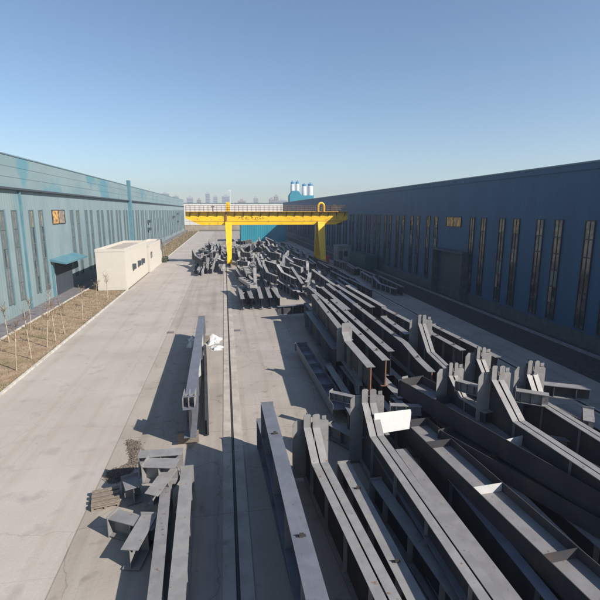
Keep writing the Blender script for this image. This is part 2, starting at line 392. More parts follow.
# ------------------------------------------------------------------ low cream buildings by the left road
t = empty('annex_building', (-14.35, 69.5, 0))
b = MB(); b.box(-1.75, -8.5, 0, 1.75, 8.5, 4.9); b.build('wall', M['white_wall'], t)
b = MB(); b.box(-1.78, -8.53, 4.9, 1.78, -8.3, 5.25); b.box(-1.78, 8.3, 4.9, 1.78, 8.53, 5.25); b.box(-1.78, -8.3, 4.9, -1.55, 8.3, 5.25); b.box(1.55, -8.3, 4.9, 1.78, 8.3, 5.25); b.build('parapet', M['white_wall'], t)
b = MB(); b.box(-1.55,-8.3,4.9,1.55,8.3,4.95); b.build('roof', M['sill'], t)
for yy in (-3.5, .5, 3.6):
    b = MB(); b.box(1.75, yy-.5, 2.1, 2.1, yy+.5, 2.8); b.build('wall_vent', M['gutter'], t)
tag(t, 'flat roofed cream annex with small wall vents, nearer of the two by the left road', 'building')
t = empty('annex_building', (-13.6, 86.6, 0))
b = MB(); b.box(-1.3, -8.0, 0, 1.3, 8.0, 4.2); b.build('wall', M['white_wall'], t)
b = MB(); b.box(-1.33,-8.03,4.2,1.33,-7.8,4.5); b.box(-1.33,7.8,4.2,1.33,8.03,4.5); b.box(-1.33,-7.8,4.2,-1.1,7.8,4.5); b.box(1.1,-7.8,4.2,1.33,7.8,4.5); b.build('parapet', M['white_wall'], t)
for yy, zz in ((-6.2, 2.7), (6.3, 3.1)):
    b = MB(); b.box(1.3, yy-.8, zz-.5, 1.36, yy+.8, zz+.5); b.build('window', M['glass_dark'], t)
tag(t, 'lower cream annex with a square dark window, farther of the two by the left road', 'building')

def shrub(x, y, r, h, label):
    rnd = random.Random(int(x*10+y)); b = MB()
    for _ in range(260):
        a = rnd.random()*6.28; q = rnd.random()**.5*r; z = rnd.random()*h; p = Vector((q*math.cos(a), q*math.sin(a), z)); s = .14
        u = Vector((rnd.uniform(-1,1),rnd.uniform(-1,1),rnd.uniform(-1,1))).normalized()*s; w = u.orthogonal().normalized()*s*.7
        b.face([p-u, p-w, p+u, p+w])
    t = empty('shrub', (x, y, 0)); b.build('foliage', M['leaf'], t)
    s = MB(); s.bar((0,0,0),(0,0,h*.7),.05,.02); s.build('stem', M['twig'], t)
    tag(t, label, 'shrub', 'low shrubs beside the farther annex')
shrub(-12.0, 93.2, .8, 1.0, 'low dark shrub against the far cream annex wall')
shrub(-12.2, 96.6, .7, .8, 'low shrub just past the corner of the far cream annex')

# ------------------------------------------------------------------ far end
t = empty('warehouse', (8, 285, 0))
b = MB(); b.box(-31,-15,0,30.5,15,13.9); b.build('wall', M['white_panel'], t)
b = MB(); b.box(-31.2,-15.2,13.9,30.7,15.2,14.2); b.build('coping', M['coping'], t)
tag(t, 'white panel clad warehouse closing the far end of the yard', 'warehouse')
b = MB(); b.box(-34, 250, 0, 26, 250.4, 2.4); b.box(-34, 249.9, 2.4, 26, 250.5, 2.55)
tag(b.build('boundary_wall', M['tan_wall']), 'low tan boundary wall in front of the white warehouse', 'wall')
t = empty('shed', (12.5, 155, 0))
b = MB(); b.box(-7.4,-5,0,7.4,5,6.4); b.build('wall', M['teal_shed'], t)
b = MB(); b.prism([(-7.6,6.4),(7.6,6.4),(7.6,6.6),(0,7.3),(-7.6,6.6)], 'y', -5.2, 5.2); b.build('roof', M['cyan'], t)
tag(t, 'bright turquoise shed beyond the far girder heap, half in shade', 'shed')
t = empty('batching_plant', (46, 300, 0))
b = MB(); b.box(-4.5,-4,0,11,4,19.5); b.prism([(-4.5,19.5),(3,19.5),(1,22.3),(-2.5,22.3)], 'y', -4, 4); b.build('enclosure', M['teal_shed'], t)
for (xx, zz, r) in ((-2.3,28.2,1.25),(.9,28.4,1.25),(5.3,26.9,1.55),(9.3,27.2,1.75)):
    s = MB(); s.bar((xx,0,0.0),(xx,0,zz-2.2),r,r,20); s.bar((xx,0,zz-2.2),(xx,0,zz-1.7),r,r*.8,20); so_ = s.build('silo', M['silo'], t)
    s = MB(); s.bar((xx,0,zz-1.69),(xx,0,zz-.5),r*.85,r*.85,12); s.box(xx-r*1.1,-.1,zz-.5,xx+r*1.1,.1,zz-.3); s.box(xx-.25,-.2,zz-.3,xx+.25,.2,zz+.6); s.build('silo_cap', M['blue'], so_)
tag(t, 'four white silos with blue tops above the right hall roof', 'silos')
t = empty('light_mast', (3.4, 262, 0))
b = MB(); b.bar((0,0,0),(0,0,20.6),.32,.22,8); b.build('pole', M['silo'], t)
b = MB(); b.box(-.9,-.2,20.6,.9,.2,20.9); b.build('lamp_bar', M['silo'], t)
tag(t, 'tall thin white mast rising above the crane leg', 'mast')
towers = [(-62,900,34,12,'tower'),(-46,905,30,8,'tower2'),(-30,920,42,9,'tower'),(-16,930,37,9,'tower'),(-118,1000,44,16,'tower'),(-95,980,38,12,'tower'),
          (33,880,28,14,'tower2'),(60,890,33,8,'tower'),(88,870,31,9,'tower2'),(97,875,36,7,'tower2'),(112,900,29,16,'tower'),(135,860,27,12,'tower'),(160,1000,36,14,'tower'),(4,1000,40,16,'tower'),(-140,900,32,18,'tower2')]
pos = sorted(range(len(towers)), key=lambda i: towers[i][0]/towers[i][1])
for n_, (x, y, h, w, m) in enumerate(towers):
    r_ = pos.index(n_)
    t = empty('tower_block', (x, y, 0)); b = MB(); b.box(-w/2,-6,0,w/2,6,h); b.box(-w/5,-3,h,w/5,3,h+3); b.build('wall', M[m], t)
    b = MB(); 
    for zz in range(3, int(h)-1, 3): b.box(-w/2+.8,-6.08,zz,w/2-.8,-6.0,zz+1.3)
    b.build('window_band', M['glass_grey'], t)
    tag(t, 'hazy %s tower block on the skyline, number %d counted from the left' % ('warm grey' if m == 'tower2' else 'pale blue grey', r_+1), 'tower block', 'tower blocks on the horizon')

# ------------------------------------------------------------------ gantry crane
CY = 88.6
t = empty('gantry_crane', (0, CY, 0))
def A(xa, xb, mb, y0=-.65, y1=.65):
    pass
gz0, gz1 = 7.35, 9.75
b = MB(); b.prism([(-7.0,8.6),(-4.9,7.6),(-4.2,gz0),(21.2,gz0),(23.6,8.3),(23.6,gz1),(-7.0,gz1)], 'y', -.7, .7); gd = b.build('girder', M['yellow'], t)
b = MB(); b.box(-7.0,-.78,gz1+.002,23.6,.78,gz1+.08); b.build('top_plate', M['yellow'], gd)
b = MB(); b.box(-7.0,-.74,8.0,23.6,-.702,8.06)
b.build('seam', M['rail_rust'], gd)
for k in range(19):
    b = MB(); x = -6.2+k*1.62; b.box(x-.07,-1.25,gz1-.22,x+.07,-.702,gz1-.05); b.prism([(-1.2,gz1-.25),(-.705,gz1-.25),(-.705,gz1-.9)], 'x', x-.05, x+.05); b.build('bracket', M['crane_dark'], t)
wk = MB(); wk.box(-7.0,-1.35,gz1-.05,23.6,-.78,gz1+.02); wk.build('walkway', M['rail_rust'], t)
rl = MB()
for yy in (-1.32, .72):
    for k in range(39):
        x = -6.9+k*.8; rl.bar((x,yy,gz1+.08),(x,yy,gz1+1.15),.028,n=5)
    for zz in (.45,.8,1.15): rl.bar((-6.9,yy,gz1+zz),(23.5,yy,gz1+zz),.026,n=5)
rl.build('railing', M['rail_rust'], t)
def leg(x, w0, w1, ztop, spread):
    for s_ in (-1, 1):
        b = MB(); yt, yb = s_*.95, s_*spread
        for k in range(1):
            v = []
            for (z, w, yy) in ((.9, w1, yb), (gz0+.6, w0, yt)):
                v += [(x-w/2, yy-.3, z), (x+w/2, yy-.3, z), (x+w/2, yy+.3, z), (x-w/2, yy+.3, z)]
            i = len(b.v); b.v += v
            for q in ((0,3,2,1),(4,5,6,7),(0,1,5,4),(1,2,6,5),(2,3,7,6),(3,0,4,7)): b.f.append(tuple(i+j for j in q)); b.m.append(0)
        b.build('leg', M['yellow'], t)
leg(.75, 1.25, .75, 0, 3.2)
leg(18.3, 1.35, .95, 0, 3.2)
for x in (.75, 18.3):
    b = MB(); b.box(x-.45,-3.9,.45,x+.45,3.9,.95); b.build('end_carriage', M['yellow'], t)
    for yy in (-3.2, 3.2):
        b = MB(); b.bar((x-.15,yy,.32),(x+.15,yy,.32),.27,n=16); b.build('wheel', M['crane_dark'], t)
b = MB(); b.box(.35,-1.0,gz0-.1,1.15,1.0,gz0-.002); b.build('head_plate', M['yellow'], t)
b = MB(); b.box(.4,-.95,gz1+.09,1.1,-.72,11.5); b.build('leg_head', M['yellow'], t)
b = MB(); b.box(.4,.72,gz1+.09,1.1,.95,11.5); b.build('leg_head', M['yellow'], t)
b = MB(); b.box(.25,-1.0,gz0+.02,.5,-.76,gz1-.5); b.build('joint_plate', M['rail_rust'], t)
b = MB()
for i in range(9):
    a0, a1 = math.pi*i/9, math.pi*(i+1)/9; r = .55; b.bar((18.3-math.cos(a0)*r,-.9,10.85+math.sin(a0)*r),(18.3-math.cos(a1)*r,-.9,10.85+math.sin(a1)*r),.2,n=8)
b.bar((17.75,-.9,gz1+.05),(17.75,-.9,10.85),.2,n=8); b.bar((18.85,-.9,gz1+.05),(18.85,-.9,10.85),.24,n=8); b.build('leg_head', M['yellow'], t)
b = MB(); b.box(20.4,-.6,gz1+.1,22.0,.6,gz1+1.0); b.box(20.7,-.4,gz1+1.0,21.3,.4,gz1+1.5); b.bar((21.9,0,gz1+.9),(22.6,0,gz1+1.6),.12); b.build('hoist_trolley', M['crane_dark'], t)
b = MB(); b.box(21.6,-.5,8.0,22.6,.5,7.3); b.bar((22,0,7.3),(22,0,5.6),.05); b.build('hook_block', M['crane_dark'], t)
b = MB(); rnd = random.Random(5); x = 2.6
for k in range(9):
    for j in range(4):
        xx = x+rnd.uniform(0,.32); zz = 8.35+rnd.uniform(0,.4)
        if rnd.random() < .5: b.box(xx,-.712,zz,xx+.22,-.703,zz+.06)
        else: b.box(xx,-.712,zz-.1,xx+.06,-.703,zz+.22)
    x += .5 if k != 3 else .9
b.build('lettering', M['ink'], t)
b = MB(); b.box(18.95,-3.6,.2,19.4,-2.9,1.6); b.build('motor', M['red'], t)
tag(t, 'yellow gantry crane spanning the yard with railings along its girder', 'crane')

b = None
t = empty('site_cabin', (23.0, 89.5, 0))
b = MB(); b.box(-1.3,-1.7,.15,1.3,1.7,3.1); b.build('wall', M['cabin'], t)
b = MB(); b.box(-1.4,-1.8,3.1,1.4,1.8,3.25); b.build('roof', M['cabin'], t)
b = MB(); b.box(.0,-1.75,1.2,.7,-1.7,2.2); b.build('window', M['black'], t)
b = MB(); b.box(-1.05,-1.74,.2,-.3,-1.7,2.2); b.build('door', M['wallR_low'], t)
tag(t, 'small grey cabin in shade behind the right crane leg', 'cabin')
t = empty('container', (24.4, 79.5, 0))
b = MB(); b.box(-1.1,-4.6,.1,1.1,4.6,2.5); b.build('body', M['greenbox'], t)
b = MB(); b.box(-1.05,-4.65,.2,-.03,-4.6,2.4); b.box(.03,-4.65,.2,1.05,-4.6,2.4); b.build('door', M['greenbox'], t)
tag(t, 'dark green container against the right hall wall in shade', 'container')

# ------------------------------------------------------------------ young trees on the lawn
def young_tree(x, y, h, seed):
    rnd = random.Random(seed)
    t = empty('young_tree', (x, y, .05))
    b = MB(); p = Vector((0,0,0)); lean = Vector((rnd.uniform(-.05,.05), rnd.uniform(-.05,.05), 0))
    n = 5; r = .052
    for i in range(n):
        q = Vector((lean.x*(i+1)+rnd.uniform(-.02,.02), lean.y*(i+1), h*(i+1)/n)); b.bar(p, q, r*(1-.13*i), r*(1-.13*(i+1)), 7); p = q
    b.build('trunk', M['bark'], t)
    c = MB()
    for i in range(16):
        z = h*rnd.uniform(.62, 1.0); a = rnd.random()*6.28; L = rnd.uniform(.25,.7)
        s = Vector((lean.x*5*z/h, lean.y*5*z/h, z)); e = s+Vector((math.cos(a)*L*.55, math.sin(a)*L*.55, L*.8)); c.bar(s, e, .014, .006, 4)
        for k in range(2):
            a2 = a+rnd.uniform(-.9,.9); m_ = s.lerp(e, rnd.uniform(.4,.8)); c.bar(m_, m_+Vector((math.cos(a2)*.2, math.sin(a2)*.2, .2)), .008, .004, 4)
    cr = c.build('crown', M['twig'], t)
    g = MB()
    for i in range(26):
        z = h*rnd.uniform(.7,1.2); a = rnd.random()*6.28; q = rnd.uniform(.05,.35); p = Vector((math.cos(a)*q, math.sin(a)*q, z)); u = Vector((rnd.uniform(-1,1),rnd.uniform(-1,1),rnd.uniform(-1,1))).normalized()*.035; w = u.orthogonal()*.8
        g.face([p-u,p-w,p+u,p+w])
    g.build('dry_leaves', M['grass_dry'], cr)
    return t
tl = ['nearest to the camera on the lawn edge', 'second from the camera along the road kerb', 'third from the camera along the road kerb', 'fourth from the camera along the road kerb', 'fifth from the camera along the road kerb', 'sixth from the camera along the road kerb']
tp = [(-13.3,30.3,2.9),(-13.3,32.6,3.3),(-13.25,35.4,2.9),(-13.15,36.9,3.0),(-13.2,39.1,2.7),(-13.3,44.4,2.8)]
for i, (x, y, h) in enumerate(tp):
    tag(young_tree(x, y, h, i), 'thin bare young tree, ' + tl[i], 'young tree', 'young trees planted on the lawn')
for i, (x, y) in enumerate([(-16.4,33.5),(-16.6,37.2),(-16.5,41.0),(-16.6,45.5),(-13.2,49.0),(-13.3,54.0)]):
    lb = ['bare sapling by the low curb at the back of the lawn, %s from the camera' % w for w in ('first','second','third','fourth')] + ['thin bare young tree between the sixth roadside tree and the cream annex', 'thin bare young tree just before the near cream annex']
    tag(young_tree(x, y, 2.6+.2*(i % 2), 20+i), lb[i], 'young tree', 'young trees planted on the lawn')
for i in range(16):
    y = 103+i*8.2
    tag(young_tree(-13.2-(i % 2)*2.6, y, 3.0, 40+i), 'thin bare young tree in the row beyond the cream annexes', 'young tree', 'young trees on the far lawn')
# dry grass tufts
b = MB(); rnd = random.Random(3)
for i in range(26000):
    y = 20 + rnd.random()**1.3*210
    if 60.3 < y < 96: continue
    e = rnd.random(); x = -17.4+4.8*(e if rnd.random() < .5 else (e**4 if rnd.random() < .5 else 1-e**4)); hh = rnd.uniform(.04,.13)*(1+y/120); a = rnd.random()*3.14; w = .012*(1+y/40)
    dx, dy = math.cos(a)*w, math.sin(a)*w; lx, ly = rnd.uniform(-.06,.06), rnd.uniform(-.06,.06)
    b.face([(x-dx,y-dy,.045),(x+dx,y+dy,.045),(x+lx,y+ly,.05+hh)])
tag(b.build('dry_grass', M['grass_dry']), 'sparse straw coloured grass on the lawn strip', 'grass', kind='stuff')

# ------------------------------------------------------------------ steel girders
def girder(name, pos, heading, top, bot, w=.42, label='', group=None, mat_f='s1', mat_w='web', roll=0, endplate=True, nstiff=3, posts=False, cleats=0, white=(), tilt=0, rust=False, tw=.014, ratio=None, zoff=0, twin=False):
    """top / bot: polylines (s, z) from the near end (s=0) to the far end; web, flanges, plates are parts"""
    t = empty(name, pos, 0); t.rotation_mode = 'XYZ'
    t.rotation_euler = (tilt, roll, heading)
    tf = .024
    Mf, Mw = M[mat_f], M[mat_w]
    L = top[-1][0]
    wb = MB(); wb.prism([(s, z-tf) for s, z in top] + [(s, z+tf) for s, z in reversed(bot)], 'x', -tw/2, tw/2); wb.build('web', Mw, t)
    def ribbon(pl, up, wd, part='flange', x0=None, x1=None):
        b = MB(); a0, a1 = (-wd/2, wd/2) if x0 is None else (x0, x1)
        pts = list(pl); lo = [(s, z-(tf if up else 0)) for s, z in pts]; hi = [(s, z+(0 if up else tf)) for s, z in pts]
        b.prism(lo + list(reversed(hi)), 'x', a0, a1); return b.build(part, Mf, t)
    ribbon(top, True, w); ribbon(bot, False, w)
    def zt(s):
        for (s0, z0), (s1, z1) in zip(top, top[1:]):
            if s0 <= s <= s1: return z0+(z1-z0)*(s-s0)/(s1-s0)
        return top[-1][1]
    def zb(s):
        for (s0, z0), (s1, z1) in zip(bot, bot[1:]):
            if s0 <= s <= s1: return z0+(z1-z0)*(s-s0)/(s1-s0)
        return bot[-1][1]
    if endplate and not posts:
        b = MB(); b.box(-w/2-.02, L+.003, zb(L)-.06, w/2+.02, L+.028, zt(L)+.08); b.build('end_plate', Mf, t)
    for k in range(nstiff):
        s = L*(k+.6)/(nstiff+.2)
        for sd in (-1, 1):
            xa, xb_ = sorted((sd*(tw/2+.001), sd*(w/2-.012)))
            b = MB(); b.box(xa, s, zb(s)+tf+.002, xb_, s+.014, zt(s)-tf-.004); o = b.build('stiffener', M['whitesteel'] if (k in white and sd == 1) else Mf, t)
            if k in white and sd == 1: o['label'] = 'white stiffener plate'
    for k in range(cleats):
        s = L*(k+.5)/cleats
        b = MB(); b.box(-.05, s, zt(s)+.002, .05, s+.012, zt(s)+.12); b.box(-.11, s+.014, zt(s)+.002, .11, s+.10, zt(s)+.016); b.build('cleat', M['crane_dark'], t)
    if posts:      # deep end plate, wider than the flange, with short splice uprights above it
        zz = zt(L); h = .30
        xl, xr = {'l': (-.52, .16), 'r': (-.16, .52), True: (-.45, .45)}[posts]
        h = .42
        b = MB(); b.prism([(-w/2, zz-.12), (w/2, zz-.12), (w/2, zz+h-.05), (w/2-.05, zz+h), (-w/2+.04, zz+h), (-w/2, zz+h-.03)], 'y', L-.16, L-.14); b.build('splice_plate', Mf, t)
        b = MB(); b.box(-.012, L-.138, zz+.02, .012, L, zz+h); b.build('splice_rib', Mw, t)
        b = MB(); b.prism([(xl, zb(L)-.06), (xr, zb(L)-.06), (xr, zz+.02), (xr-.12, zz+.12), (xl+.12, zz+.12), (xl, zz-.05)], 'y', L+.03, L+.05); b.build('end_plate', Mf, t)
        b = MB(); b.box(xr-.26, L+.005, zz+.12, xr-.10, L+.028, zz+.26); b.build('gusset', Mf, t)
    if rust:
        b = MB(); b.box(-w/2, -.02, zb(0), w/2, -.003, zb(0)+.05); b.box(-.03, -.02, zb(0)+.05, .03, -.003, zt(0)); b.build('rusty_edge', M['rust'], t)
    tag(t, label, 'steel beam', group)
    return t

def line(far, near, z, extra=0):
    """far and near points of the top centreline at height z, surveyed from the photograph"""
    a = P(far[0], far[1], z); n = P(near[0], near[1], z)
    d = (a-n); L = d.length; u = d/L; n = n - u*extra; L += extra
    return n, math.atan2(-u.x, u.y), L

def straight(label, far, near, z, depth, extra=0, w=.42, group='girders in the near stack', **k):
    n, hd, L = line(far, near, z, extra)
    return girder('steel_girder', (n.x, n.y, z-depth), hd, [(0,depth),(L,depth)], [(0,0),(L,0)], w=w, label=label, group=group, **k)
def haunched(label, kink, near, z, rise, hl, depth, extra=0, w=.4, group='haunched rafters in the near stack', far2=None, bend=.0, **k):
    """straight run from near to the kink, then the top flange climbs to a deep end"""
    n, hd, L = line(kink, near, z, extra)
    top = [(0,depth),(L,depth),(L+hl,depth+rise)]
    bot = [(0,0),(L*.6,0),(L+hl,-bend)]
    return girder('haunched_rafter', (n.x, n.y, z-depth), hd, top, bot, w=w, label=label, group=group, posts=k.pop('posts', True), **k)
def flat(label, far, near, z, depth, w, extra=0, group='girders lying on their side', side=1, **k):
    """an I girder lying on its side: far/near run along the upper edge of its left flange"""
    n, hd, L = line(far, near, z, extra)
    return girder('steel_girder', (n.x, n.y, z-w/2), hd, [(0,0),(L,0)], [(0,-depth),(L,-depth)], w=w, roll=-math.pi/2, label=label, group=group, **k)

# the lone long girder on the left of the rail
n, hd, L = line((201,321), (193,414), 1.85)
girder('steel_girder', (-1.72, 18.6, .5), math.atan2(.28, 17.4), [(0,1.3),(17.4,1.3)], [(0,0),(17.4,0)], w=.5, label='long lone blue grey girder standing upright left of the crane rail', mat_f='s3', nstiff=6, white=(2,4))
t = empty('splice_bracket', (-1.72, 18.75, 1.812))
b = MB()
for x in (-.26, -.02, .22): b.box(x, 0, 0, x+.03, 1.1, .42)
b.box(-.19+.002, .5, 0, -.022, .53, .4); b.box(.012, .5, 0, .218, .53, .4); b.build('plate', M['s2'], t)
b = MB(); b.box(-.27, .1, .423, .27, .22, .44); b.build('cap', M['s3'], t)
tag(t, 'short steel bracket of upright plates on the near end of the lone girder', 'bracket')
for i, (y, lb) in enumerate(((19.2,'near'),(27,'middle'),(35,'far'))):
    o = MB(); o.box(-.45,-.12,0,.45,.12,.24); o.box(-.45,-.12,.242,.45,.12,.498); o = o.build('timber_block', M['timber']); o.location = (-1.85, y, .001)
    tag(o, 'stacked timber block under the %s part of the lone girder' % lb, 'timber block', 'timber blocks under the lone girder')
# slim channel lying beside it
girder('steel_girder', (-1.05, 19.6, .06), .045, [(0,.75),(12,.75)], [(0,0),(12,0)], w=.16, label='slim dark girder on the ground tucked against the right of the lone girder', mat_f='web', nstiff=4, endplate=False)
# white sheeting by its far end
def lump(loc, sx, sy, sz, seed, label):
    rnd = random.Random(seed); b = MB(); n = 14; P_ = {}
    ph = [rnd.random()*6.28 for _ in range(6)]
    for i in range(n+1):
        for j in range(n+1):
            u = i/n*2-1; v = j/n*2-1; r = math.hypot(u, v); a = math.atan2(v, u)
            ed = .78+.16*math.sin(3*a+ph[0])+.08*math.sin(5*a+ph[1]); k = max(0, 1-(r/ed)**3)
            P_[i,j] = (u*sx*(ed if r > ed else 1)*.5, v*sy*.5*(ed if r > ed else 1), sz*k*(.7+.3*math.sin(4*u+ph[2])*math.cos(5*v+ph[3]))+rnd.uniform(0,.04)*k)
    for i in range(n):
        for j in range(n): b.face([P_[i,j],P_[i+1,j],P_[i+1,j+1],P_[i,j+1]])
    o = b.build('plastic_sheet', M['tarp']); o.location = loc
    return tag(o, label, 'sheeting', 'white sheeting by the lone girder')
lump((-1.15, 35.3, .01), 1.5, 2.6, .5, 1, 'larger crumpled white sheet right of the far end of the lone girder')
lump((-.85, 33.2, .01), 1.2, 1.3, .25, 2, 'small crumpled white sheet nearest the crane rail')
lump((-2.6, 34.9, .01), 1.2, 2.8, .5, 3, 'crumpled white sheet left of the far end of the lone girder')

# bottom left cluster
G = 'short steel offcuts in the near left cluster'
def stub(label, x, y, z, hd, L, d, w, roll=0, m='s2', tilt=0, ep=True):
    return girder('steel_stub', (x, y, z), hd, [(0,d),(L,d)], [(0,0),(L*.5,.0),(L,.0)], w=w, label=label, group=G, mat_f=m, mat_w=m, roll=roll, nstiff=1, endplate=ep, tilt=tilt)
stub('wide pale steel stub lying crosswise at the back of the near left cluster', -1.75, 15.9, .65, R(90), 1.5, .75, .5)
stub('pale steel stub on its side in the middle of the near left cluster', -1.85, 14.9, .9, R(78), 1.1, .6, .6, m='s2')
stub('small box like steel stub at the left edge of the near left cluster', -3.35, 15.0, .05, R(20), .8, .6, .55, m='s1')
stub('tilted pale steel stub leaning in the near left cluster', -2.55, 14.1, .5, R(-28), 1.2, .5, .5, m='s2', tilt=R(15))
stub('low grey steel stub under the near left cluster', -2.3, 12.9, .05, R(62), 1.6, .6, .5, m='s1')
stub('pale steel stub at the front of the near left cluster', -2.9, 11.9, .05, R(-12), 1.5, .65, .5, m='s2')
girder('haunched_rafter', (-1.38, 9.6, .05), R(2), [(0,.95),(5.8,.95)], [(0,0),(5.8,0)], w=.42, label='pale upright girder at the right of the near left cluster beside the rail', mat_f='s2', nstiff=3, rust=True)
girder('steel_girder', (-1.9, 9.4, .05), R(3.5), [(0,.85),(5.2,.85)], [(0,0),(5.2,0)], w=.34, label='pale girder second from the rail in the near left cluster', mat_f='s1', nstiff=3)
# timber pallet stack
t = empty('timber_pallet', (-4.3, 15.3, 0), R(12)); t.scale = (.75,.75,.9)
for i in range(4):
    b = MB(); b.box(-.7,-.5+i*.36,.1,.5,-.5+i*.36+.2,.16); b.box(-.7,-.5+i*.36,.19,.5,-.5+i*.36+.2,.24); b.build('board', M['timber'], t)
b = MB()
for x in (-.7,-.15,.4): b.box(x,-.5,0,x+.1,.78,.098)
b.build('bearer', M['timber'], t)
tag(t, 'weathered timber pallet on the concrete beside the road, nearest object at left', 'pallet')
# gravel spill
b = MB(); rnd = random.Random(8)
outline = [P(*q) for q in ((128,441),(137,442),(141,450),(150,458),(138,462),(128,475),(116,483),(107,481),(109,472),(122,468),(133,462),(130,452))]
cx = sum(p.x for p in outline)/len(outline); cy = sum(p.y for p in outline)/len(outline)
import mathutils
def inside(x, y):
    c = False; j = len(outline)-1
    for i in range(len(outline)):
        a, d = outline[i], outline[j]
        if (a.y > y) != (d.y > y) and x < (d.x-a.x)*(y-a.y)/(d.y-a.y)+a.x: c = not c
        j = i
    return c
xs = [p.x for p in outline]; ys = [p.y for p in outline]
k = 0
while k < 5200:
    x = rnd.uniform(min(xs)-.1, max(xs)+.1); y = rnd.uniform(min(ys)-.1, max(ys)+.1)
    if not inside(x+rnd.gauss(0,.07), y+rnd.gauss(0,.07)): continue
    k += 1; s = rnd.uniform(.010,.04); z = rnd.uniform(0,.05); a = rnd.random()*6.28
    pts = [(x+math.cos(a+q)*s, y+math.sin(a+q)*s, z) for q in (0,2.1,4.2)]; tp_ = (x+rnd.uniform(-.3,.3)*s, y, z+s*1.1)
    for q in range(3): b.face([pts[q], pts[(q+1) % 3], tp_])
tag(b.build('gravel', M['gravel']), 'loose grey gravel spilt on the concrete by the near left cluster', 'gravel', kind='stuff')
sheet_b = MB(); sheet_b.face([(p.x, p.y, .012) for p in outline]); tag(sheet_b.build('gravel_bed', M['gravel']), 'dirty patch of fine grit under the spilt gravel', 'grit', kind='stuff')

# near stack, members named from left to right
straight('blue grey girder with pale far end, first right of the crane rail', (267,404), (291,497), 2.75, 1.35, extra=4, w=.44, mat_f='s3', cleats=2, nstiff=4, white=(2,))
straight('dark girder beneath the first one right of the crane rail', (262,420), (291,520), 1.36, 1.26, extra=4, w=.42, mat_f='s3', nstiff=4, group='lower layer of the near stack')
def pair(lab, kink, near, z, rise, hl, depth, w=.25, gap=.05, extra=0, ms=('s2','s2'), **k):
    """two narrow rafters standing side by side"""
    n, hd, L = line(kink, near, z, extra)
    for q, (sd, word) in enumerate(((-1,'left'), (1,'right'))):
        off = sd*(w+gap)/2; ox, oy = math.cos(hd)*off, math.sin(hd)*off
        Lq = L; h_ = hl-(.0 if sd < 0 else .06)
        girder('haunched_rafter', (n.x+ox, n.y+oy, z-depth), hd, [(0,depth),(Lq,depth),(Lq+h_,depth+rise)], [(0,0),(Lq+h_,0)], w=w, label=word+' '+lab,
               group='haunched rafters in the near stack', posts='l' if sd < 0 else 'r', mat_f=ms[q], **k)
pair('one of the frontmost pair of kinked rafters', (320,463), (337,497), 1.45, .85, 1.35, 1.3, extra=4.5, w=.27, nstiff=4)
straight('low pale girder just right of the front pair of rafters', (344,463), (362,497), 1.0, .9, extra=4.5, w=.44, mat_f='s2', cleats=2)
straight('low pale short girder between the front pair and the second pair', (376,480), (388,497), 1.0, .9, extra=4.5, w=.40, mat_f='s2')
pair('one of the pair of kinked rafters beside the standing white sheet', (377,436), (420,497), 1.85, 1.0, 1.2, 1.6, extra=4.5, w=.25, nstiff=4, ms=('s2','s1'))
t = MB(); a = P(374,413,2.5); c = P(411,406,2.6)
d = (c-a); t.prism([(0,-.78),(1.35,-.70),(1.5,-.1),(1.47,.02),(0,-.02)], 'y', 0, .02)
o = t.build('cover_sheet', M['tarp']); o.location = a; o.rotation_euler = (R(-20), 0, math.atan2(d.y, d.x)-R(4))
tag(o, 'bright white sheet standing between the second pair of rafters and the trough girders', 'sheet')
flat('dark girder on its side right of the white sheet, open trough upwards', (404,421), (484,498), 1.85, 1.05, .6, extra=4, mat_f='web', mat_w='s1', nstiff=3, white=(1,))  # flanges coloured dark for their shaded faces, trough floor kept lit grey
flat('long girder on its side with white stiffener plates running to the lower right', (400,380), (592,488), 2.5, 1.25, .75, extra=3, mat_f='web', mat_w='s1', nstiff=3, white=(1,))
flat('dark girder on its side left of the long trough girder', (440,430), (560,497), 1.9, .9, .55, extra=3, mat_f='web', mat_w='web', nstiff=2)
pair('one of the pair of kinked rafters right of the long trough girder', (519,421), (592,469), 2.8, 1.15, 1.5, 1.35, extra=3.5, w=.22, nstiff=3)
pair('one of the pair of kinked rafters under the tangle near the right edge', (541,401), (598,436), 2.8, 1.0, .8, 1.3, extra=2.5, w=.20, nstiff=3)
pair('one of the pair of short kinked rafters amid the upper stack', (463,397), (478,406), 2.6, .8, .9, 1.2, extra=.6, w=.17, nstiff=1)
pair('one of the short kinked rafter pair nearest the shaded yard', (488,378), (500,385), 2.8, .8, .8, 1.25, extra=0, w=.17, nstiff=1)
pair('one of the tall ended pair of kinked rafters at the back of the stack', (431,352), (454,374), 2.6, 1.2, 2.0, 1.2, extra=0, w=.19, nstiff=2)
straight('long thin flanged girder, farthest right of the upper stack', (433,325), (498,357), 3.0, 1.35, w=.34, cleats=3)
straight('girder second from the right in the upper stack', (430,332), (463,350), 3.0, 1.35, w=.34, cleats=2)
straight('girder third from the right in the upper stack', (384,317), (408,334), 3.0, 1.35, w=.40, cleats=1)
straight('short girder behind the third from the right in the upper stack', (384,308), (411,322), 3.0, 1.35, w=.34, cleats=1)
n, hd, L = line((352,305), (401,344), 2.8)
girder('haunched_rafter', (n.x+.25, n.y-3.4, 1.45), hd, [(0,.95),(1.6,1.05),(3.6,1.35),(3.6+L,1.35)], [(0,0),(3.6+L,0)], w=.36, label='long rafter whose near end bends down, right of the three parallel girders', group='haunched rafters in the near stack', cleats=4, rust=True)
straight('girder with cleats, right one of the three parallel lit ones', (333,300), (391,351), 2.8, 1.35, w=.38, cleats=5, mat_f='s1')
straight('girder with rusty end, middle one of the three parallel lit ones', (325,300), (386,360), 2.8, 1.35, w=.40, cleats=5, mat_f='s2', rust=True)
straight('girder with cleats, left one of the three parallel lit ones', (314,295), (350,340), 2.8, 1.35, w=.38, cleats=3, mat_f='s1')
